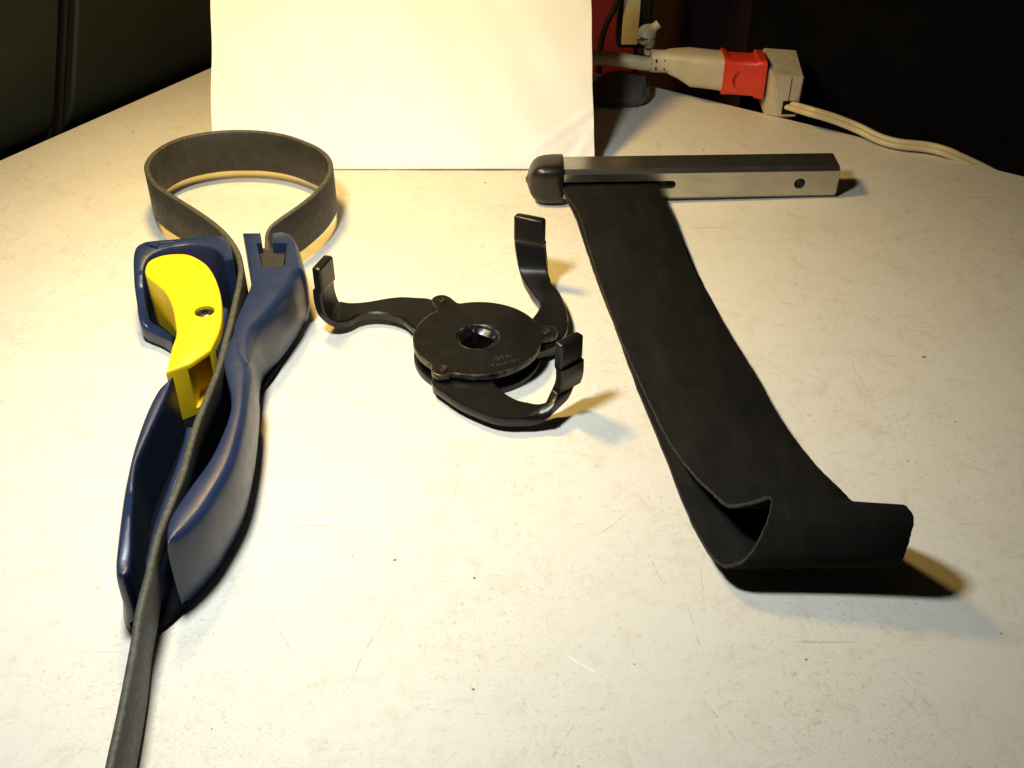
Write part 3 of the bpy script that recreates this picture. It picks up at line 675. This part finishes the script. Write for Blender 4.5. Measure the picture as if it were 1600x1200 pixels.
# ---------------------------------------------------------------- three-arm claw wrench
cx, cy = S['claw_c'][:2]
cw = thing('claw_wrench', (cx, cy, 0), 'black steel three arm claw filter wrench lying between the two strap tools', 'filter wrench')
LB = [Vector(p[:2]) for p in S['lobes']]
def plate_outline(R, rl, n=160):
    out = []; c = Vector((cx, cy))
    for k in range(n):
        a = 2*math.pi*k/n; d = Vector((math.cos(a), math.sin(a))); r = R
        for l in LB:
            m = l-c; b_ = d.dot(m); q = b_*b_-(m.length_squared-rl*rl)
            if q > 0: r = max(r, b_+math.sqrt(q))
        out.append(r)
    for _ in range(1): out = [(out[i-1]+out[i]*4+out[(i+1) % n])/6 for i in range(n)]
    return [(cx+out[k]*math.cos(2*math.pi*k/n), cy+out[k]*math.sin(2*math.pi*k/n)) for k in range(n)]
def plate(z0, z1, R, rl, hole, bev):
    bm = bmesh.new(); O = plate_outline(R, rl); n = len(O)
    c = Vector((cx, cy, 0))
    def rg(ins, z): 
        P = [Vector(p) for p in O]; nn_ = ring_normals(P); return [Vector((p.x-m.x*ins, p.y-m.y*ins, z)) for p, m in zip(P, nn_)]
    def ho(r_, z): return [c+Vector((r_*math.cos(2*math.pi*k/n), r_*math.sin(2*math.pi*k/n), z)) for k in range(n)]
    rings = [ho(hole+bev, z1), ho(hole+bev+.4, z1), rg(bev+.4, z1), rg(bev, z1), rg(bev*.3, z1-bev*.3), rg(0, z1-bev), rg(0, z0+.3), rg(.3, z0), ho(hole, z0), ho(hole, z1-bev), ho(hole+bev, z1)]
    R_ = loft(bm, rings, cap=False)
    bmesh.ops.remove_doubles(bm, verts=bm.verts[:], dist=.001)
    return bm
part('top_plate', plate(9.0, 12.0, 29.4, 5.2, 9.6, .5), M_plate, cw, sharp=30)
part('bottom_plate', plate(.2, 3.2, 29.4, 5.2, 9.6, .5), M_steel_black, cw, sharp=30)
def arm(key, side):
    pairs = list(S[key]); top_, base_ = pairs[-1], pairs[-3]
    A, B = Vector(top_[0]), Vector(top_[1]); zl = 25.5
    pairs = pairs[:-2]+[((A.x, A.y, zl), (B.x, B.y, zl))] if pairs[-3][0][2] < zl-2 else pairs[:-3]+[((A.x, A.y, zl), (B.x, B.y, zl))]
    pairs = [p for p in pairs[:-1] if p[0][2] < zl-1]+[pairs[-1]]
    bm = bmesh.new(); ribbon(bm, pairs, 4.6, side=side, bev=.7, sub=6)
    a = part('arm', bm, M_steel_black, cw, sharp=40)
    wv = (B-A).normalized(); nrm = wv.cross(Vector((0, 0, 1)))*side; pr = []
    for z, sh in ((zl-1.2, .2), (zl, 1), (zl+4, 1.0), (A.z-1.6, 1.0), (A.z-.9, 1.0)):
        q = -nrm*1.0*sh; pr.append((tuple(Vector((A.x, A.y, z))+q+wv*.1), tuple(Vector((B.x, B.y, z))+q-wv*.1)))
    bm = bmesh.new(); ribbon(bm, pr, 4.6, side=side, bev=.8, sub=3, endround=.9)
    p = part('grip_pad', bm, M_steel_black, a, sharp=40, origin=(0, 0, 0)); p.location = -a.location-cw.location
    return a
arm('arm1', 1); arm('arm2', -1); arm('arm3', -1)
for l in LB:
    bm = bmesh.new(); lathe(bm, [(.05, 1), (2.1, 1), (2.1, 12.25), (1.8, 12.6), (1.3, 12.5), (.05, 12.35)], (l.x, l.y, 0), 24); part('rivet', bm, M_steel_worn, cw, sharp=30)
def hub():
    bm = bmesh.new(); n = 64; c = Vector((cx, cy, 0)); rot = math.radians(12)
    def circ(r_, z): return [c+Vector((r_*math.cos(2*math.pi*k/n), r_*math.sin(2*math.pi*k/n), z)) for k in range(n)]
    def sq(h, z):
        out = []
        for k in range(n):
            a = 2*math.pi*k/n-rot; b_ = (a+math.pi/4) % (math.pi/2)-math.pi/4          # corners at rot+45
            a2 = 2*math.pi*k/n-rot-math.pi/4; b2 = (a2+math.pi/4) % (math.pi/2)-math.pi/4
            r_ = min(h/math.cos(b2), h*1.36); out.append(c+Vector((r_*math.cos(2*math.pi*k/n), r_*math.sin(2*math.pi*k/n), z)))
        return out
    loft(bm, [circ(9.3, .6), circ(9.3, 10.6), circ(9.0, 11.1), circ(8.7, 11.15), circ(8.5, 10.7), sq(5.9, 8.9), sq(5.9, .6), circ(9.3, .6)], cap=False)
    bmesh.ops.remove_doubles(bm, verts=bm.verts[:], dist=.001)
    return bm
part('drive_hub', hub(), M_hub, cw, sharp=28)
bm = bmesh.new(); lathe(bm, [(.05, .3), (9.2, .3), (9.2, .5), (.05, .5)], (cx, cy, 0), 32); part('hub_base', bm, M_dark, cw)
def text(body_, x, y, z, size, ang, mat, parent, name='stamped_lettering', shx=1.0):
    cu = bpy.data.curves.new('t', 'FONT'); cu.body = body_; cu.size = size; cu.extrude = .05; cu.align_x = 'CENTER'; cu.offset = -.07
    o = bpy.data.objects.new('t', cu); COL.objects.link(o); bpy.context.view_layer.update()
    me = bpy.data.meshes.new_from_object(o.evaluated_get(bpy.context.evaluated_depsgraph_get()))
    bpy.data.objects.remove(o); me.name = name
    R_ = Matrix.Rotation(ang, 4, 'Z')
    for v in me.vertices:
        p = R_ @ Vector((v.co.x*shx, v.co.y, v.co.z)); v.co = (p+Vector((x, y, z)))*MM-parent.location
    me.materials.append(mat); q = bpy.data.objects.new(name, me); COL.objects.link(q); q.parent = parent; return q
tx, ty = S['text1'][:2]
text('STA', tx+.6, ty-.2, 11.98, 4.0, math.radians(24), M_stamp, cw, shx=1.1)
text('TAIWAN', tx+1.6, ty-4.4, 11.98, 3.3, math.radians(24), M_stamp, cw, shx=1.05)

# ---------------------------------------------------------------- steel bar with black webbing loop
a, b = S['bar_a'], S['bar_b']
bs = thing('webbing_strap_wrench', (110, 582, 0), 'steel bar with rubber end cap and wide black webbing loop curling at its near end', 'strap wrench')
def tilt(bm):                                                        # the capped end rides higher and a little nearer
    for v in bm.verts:
        x = v.co.x; v.co.y += 564.7+(x-28.8)*.0665-(a[1]-2.2); v.co.z += 2.6*(184-x)/155
    return bm
def bar_bm():
    bm = bmesh.new(); yf_, yb = a[1]-2.2, a[1]+18.2; z0, z1, ch = .2, 19.5, 2.3
    sec_ = [(yf_, z0+ch), (yf_, z1-ch), (yf_+ch, z1), (yb-ch, z1), (yb, z1-ch), (yb, z0+ch), (yb-ch, z0), (yf_+ch, z0)]
    rings = []
    for x, ins in ((21, 0), (184.4, 0), (185.4, .9)):
        rings.append([(x, y+(ins if y < (yf_+yb)/2 else -ins), z+(ins if z < 10 else -ins)) for y, z in sec_])
    loft(bm, rings)
    return tilt(bm)
bar = obj('square_bar', bar_bm(), M_bar, bs, sharp=25); bar.location = -bs.location
yf_ = a[1]-2.2; sr = S['slot_r']; hx = S['bar_hole']
c1 = bmesh.new(); prof = []
xl, xr, zc, hh = 26, 92.0, 10.3, 2.4
pts = [(xl, zc-hh), (xr-hh, zc-hh)]+[(xr-hh+hh*math.sin(t), zc-hh*math.cos(t)) for t in [math.pi*k/10 for k in range(1, 10)]]+[(xr-hh, zc+hh), (xl, zc+hh)]
loft(c1, [[(x, yf_-3, z) for x, z in pts], [(x, yf_+14.5, z) for x, z in pts]]); tilt(c1)
c2 = bmesh.new(); lathe(c2, [(3.2, -5), (3.2, 14)], (162.8, yf_+1.5, 9.7), 28, axis='y'); tilt(c2)
boolean(bar, [c1, c2], 25)
def cap_bm():
    bm = bmesh.new(); rings = []; yc = a[1]+8.0; zc = 9.9
    for x, h in ((7.6, .3), (7.8, 1.2), (8.6, 2.6), (9.3, 4.6), (10.4, 7.2), (12, 9.2), (14.5, 10.8), (18, 11.6), (24, 11.9), (28.3, 11.8), (28.9, 11.3), (28.9, 9.6)):
        rg = []
        for k in range(48):
            t = 2*math.pi*k/48; e = 2/ (2+2.6*min(1, max(0, (h-2)/8)))
            cc, s_ = math.cos(t), math.sin(t)
            rg.append((x, yc+h*math.copysign(abs(cc)**e, cc), zc+h*.985*math.copysign(abs(s_)**e, s_)))
        rings.append(rg)
    loft(bm, rings); return tilt(bm)
part('end_cap', cap_bm(), M_cap, bs, sharp=50)
random.seed(3); JG = [random.uniform(-.16, .16) for _ in range(600)]
wb = bmesh.new(); st = S['web_top']
st = [((28.5, 580, 12.9), (83, 582, 12.1)), ((28.3, 571, 12.9), (82.7, 574, 12.1))]+st+[((28.5, 572, 11.2), (81, 575, 10.4)), ((28.5, 581, 11.2), (81, 583, 10.4))]
ribbon(wb, st, 1.5, side=1, bev=.35, sub=7, uv=True, wave=lambda i: .10*math.sin(i*.5)+.1*math.sin(i*.37), jag=lambda i: JG[i % 600])
wl = part('webbing_loop', wb, [M_web, M_web_edge], bs, sharp=60)
uvd = wl.data.uv_layers[0].data
for p_ in wl.data.polygons:                                          # the selvedge along both sides
    if len({round(uvd[i].uv.x, 1) for i in p_.loop_indices}) == 1 or max(abs(uvd[i].uv.x-uvd[p_.loop_indices[0]].uv.x) for i in p_.loop_indices) < 5: p_.material_index = 1

# ---------------------------------------------------------------- plugs and cords at the back
pc = thing('extension_cord', (110, 672, 0), 'thick yellowed cord ending in a cream grounded plug behind the leaning paper', 'extension cord')
def secs(bm, L, e=5.0, n=28):
    rings = []
    for x, Y, z0, z1, d in L:
        rg = []; hz = (z1-z0)/2; zc = (z0+z1)/2
        for k in range(n):
            t = 2*math.pi*k/n; cc, s_ = math.cos(t), math.sin(t)
            rg.append((x, Y+d/2+d/2*math.copysign(abs(cc)**(2/e), cc), zc+hz*math.copysign(abs(s_)**(2/e), s_)))
        rings.append(rg)
    loft(bm, rings)
bm = bmesh.new(); secs(bm, S['plug'][:3], 2.6); part('strain_relief', bm, M_cream, pc, sharp=40)
bm = bmesh.new(); secs(bm, [(S['plug'][2][0]-.5, *S['plug'][2][1:])]+S['plug'][3:], 4.5); part('plug_body', bm, M_cream, pc, sharp=40)
sp = S['plug'][1]
for dx in (-2, 3.5):
    for dz in (-2.6, 2.6):
        bm = bmesh.new(); box(bm, (sp[0]+dx, sp[1]-.1+abs(dz)*.12, (sp[2]+sp[3])/2+dz), (.8, 1.2, 1.6)); part('slot', bm, M_dark, pc)
bm = bmesh.new(); tube(bm, S['cord'], 4.6, 16, 6); part('cord_jacket', bm, M_cream2, pc, sharp=60)
ra = thing('red_adapter', (146, 672, 0), 'bright red plug adapter between the cream plug and the cream outlet head', 'adapter')
bm = bmesh.new(); secs(bm, S['red'], 7); part('shell', bm, M_red, ra, sharp=35)
rs = S['red'][2]
bm = bmesh.new(); arc = [(rs[0]+5.5+4.5*math.cos(t), rs[1]-1.15-.13*k, (rs[2]+rs[3])/2-.5+6*math.sin(t)) for k, t in enumerate([math.radians(100+k*18) for k in range(7)])]
tube(bm, arc, .75, 8, 3); part('finger_ridge', bm, M_red, ra)
rc = thing('outlet_head', (172, 660, 0), 'cream angular outlet head at the end of a flat cord by the table edge', 'outlet')
q = {k: Vector(v) for k, v in S['rec'].items()}
def hull(bm, P):
    vs = [bm.verts.new(p) for p in P]; bmesh.ops.convex_hull(bm, input=vs)
    bmesh.ops.dissolve_limit(bm, angle_limit=math.radians(3), verts=bm.verts[:], edges=bm.edges[:])
zlow = min(q['fl_bot'].z, q['ll_bot'].z, q['fr_bot'].z)
P = [q['fl_top'], q['fr_top'], q['fr_bot'], q['fl_bot'], q['ll_bot'], q['ll_top'], q['bl_top'], q['br_top'],
     Vector((q['ll_bot'].x, q['bl_top'].y, q['ll_bot'].z+2)), Vector((q['fr_bot'].x, q['br_top'].y, q['fr_bot'].z+2))]
bm = bmesh.new(); hull(bm, P); bmesh.ops.bevel(bm, geom=bm.edges[:], offset=.8, segments=2, affect='EDGES'); part('shell', bm, M_cream, rc, sharp=30)
fm = (q['fl_top']+q['fr_top'])/2; fb = (q['fl_bot']+q['fr_bot'])/2
bm = bmesh.new(); box(bm, ((fm.x+fb.x)/2+.5, fm.y-.05, (fm.z+fb.z)/2+4), (.35, .5, fm.z-fb.z-10)); part('seam', bm, M_dark, rc)
op = S['opening']; bm = bmesh.new(); box(bm, (op[0], q['fl_bot'].y-.1, op[2]), (9, .6, 9), None, .2); part('cord_opening', bm, M_dark, rc)
F_ = [Vector(p) for p in S['flat']]
def par(off):
    out = []; s_ = Vector((0, -1, 0))
    for i, p in enumerate(F_):
        t = (F_[min(i+1, len(F_)-1)]-F_[max(i-1, 0)]); s_ = Vector((t.y, -t.x, 0)).normalized() if i < len(F_)-3 else s_
        out.append(p+s_*off*.8+Vector((0, 0, -off*.55)))
    return out
for off in (-1.9, 1.9):
    bm = bmesh.new(); tube(bm, par(off*.86), 1.95, 12, 6); part('cord_strand', bm, M_cream2, rc, sharp=60)

# moulded ring on the sloping top of the outlet head
tn = (q['fr_top']-q['fl_top']).cross(q['bl_top']-q['fl_top']).normalized()
tc_ = (q['fl_top']+q['fr_top']+q['bl_top']+q['br_top'])/4+tn*.2+Vector((0, 4, 0))
ux = (q['fr_top']-q['fl_top']).normalized(); uy = tn.cross(ux)
bm = bmesh.new(); tube(bm, [tc_+ux*6.2*math.cos(t)+uy*8*math.sin(t) for t in [math.radians(-30+k*24) for k in range(11)]], .6, 8, 3); part('moulded_ring', bm, M_cream, rc)

# grey plastic foot, beige knob, black device with a white face, thin black cable
gc = [Vector(p) for p in S['clip']]
bm = bmesh.new(); Pm = []
for p in gc: Pm += [p]
Pm += [Vector((p.x, p.y, .4)) for p in gc]
hull(bm, Pm); bmesh.ops.bevel(bm, geom=bm.edges[:], offset=2.2, segments=3, affect='EDGES')
tag(obj('plastic_foot', bm, M_grey, sharp=50), 'dark grey plastic foot lying under the thick cord beside the paper', 'foot')
kb = S['knob']; bm = bmesh.new()
tube(bm, [kb[0], kb[1], kb[2], kb[3], kb[4]], lambda t: 3.0+3.8*math.sin(min(1, max(0, t-.15)*1.5)*math.pi)**1.0*(1 if t < .82 else .8), 12, 5)
tag(obj('lever_knob', bm, M_cream2, sharp=60), 'small dirty beige knob rising behind the strain relief of the plug', 'knob')
dv = thing('power_brick', (92, 800, 0), 'black upright device with an off white face strip standing behind the cords', 'device')
D = [Vector(p) for p in S['device']]
bm = bmesh.new(); lo = (D[2]+D[3])/2; hi = (D[4]+D[5])/2; ax = (hi-lo); 
mid = lo+ax*.5; k_ = 160/ max(ax.z, 1)
def slab(bm, c0, c1, w_, d_, bev):
    v = c1-c0; L = v.length; z = v.normalized(); y = Vector((0, 1, 0)); x = y.cross(z).normalized(); y = z.cross(x)
    rot = Matrix((x, y, z)).transposed(); box(bm, (c0+c1)/2, (w_, d_, L), rot, bev)
top_ = lo+ax*(170/ax.z); slab(bm, lo-ax.normalized()*3.5+Vector((3.2, 12, 0)), top_+Vector((3.2, 12, 0)), 24, 20, 2)
part('case', bm, M_blk, dv)
bm = bmesh.new(); slab(bm, lo+Vector((0, 1.2, 0)), top_+Vector((0, 1.2, 0))-ax.normalized()*4, 11.8, 2.4, .4); part('face_strip', bm, M_white, dv)
tn_ = S['thin']; e = Vector(tn_[-1]); tp_ = Vector(tn_[0])
bm = bmesh.new(); tube(bm, [tp_+Vector((40, 5, 160)), tp_+Vector((14, 3, 50))]+[Vector(p) for p in tn_]+[e+Vector((-4, 0, -40)), e+Vector((-10, 0, -160))], 2.1, 10, 5)
tag(obj('thin_cable', bm, M_blk, sharp=60), 'thin black cable curving down in front of the dark red cabinet', 'cable')
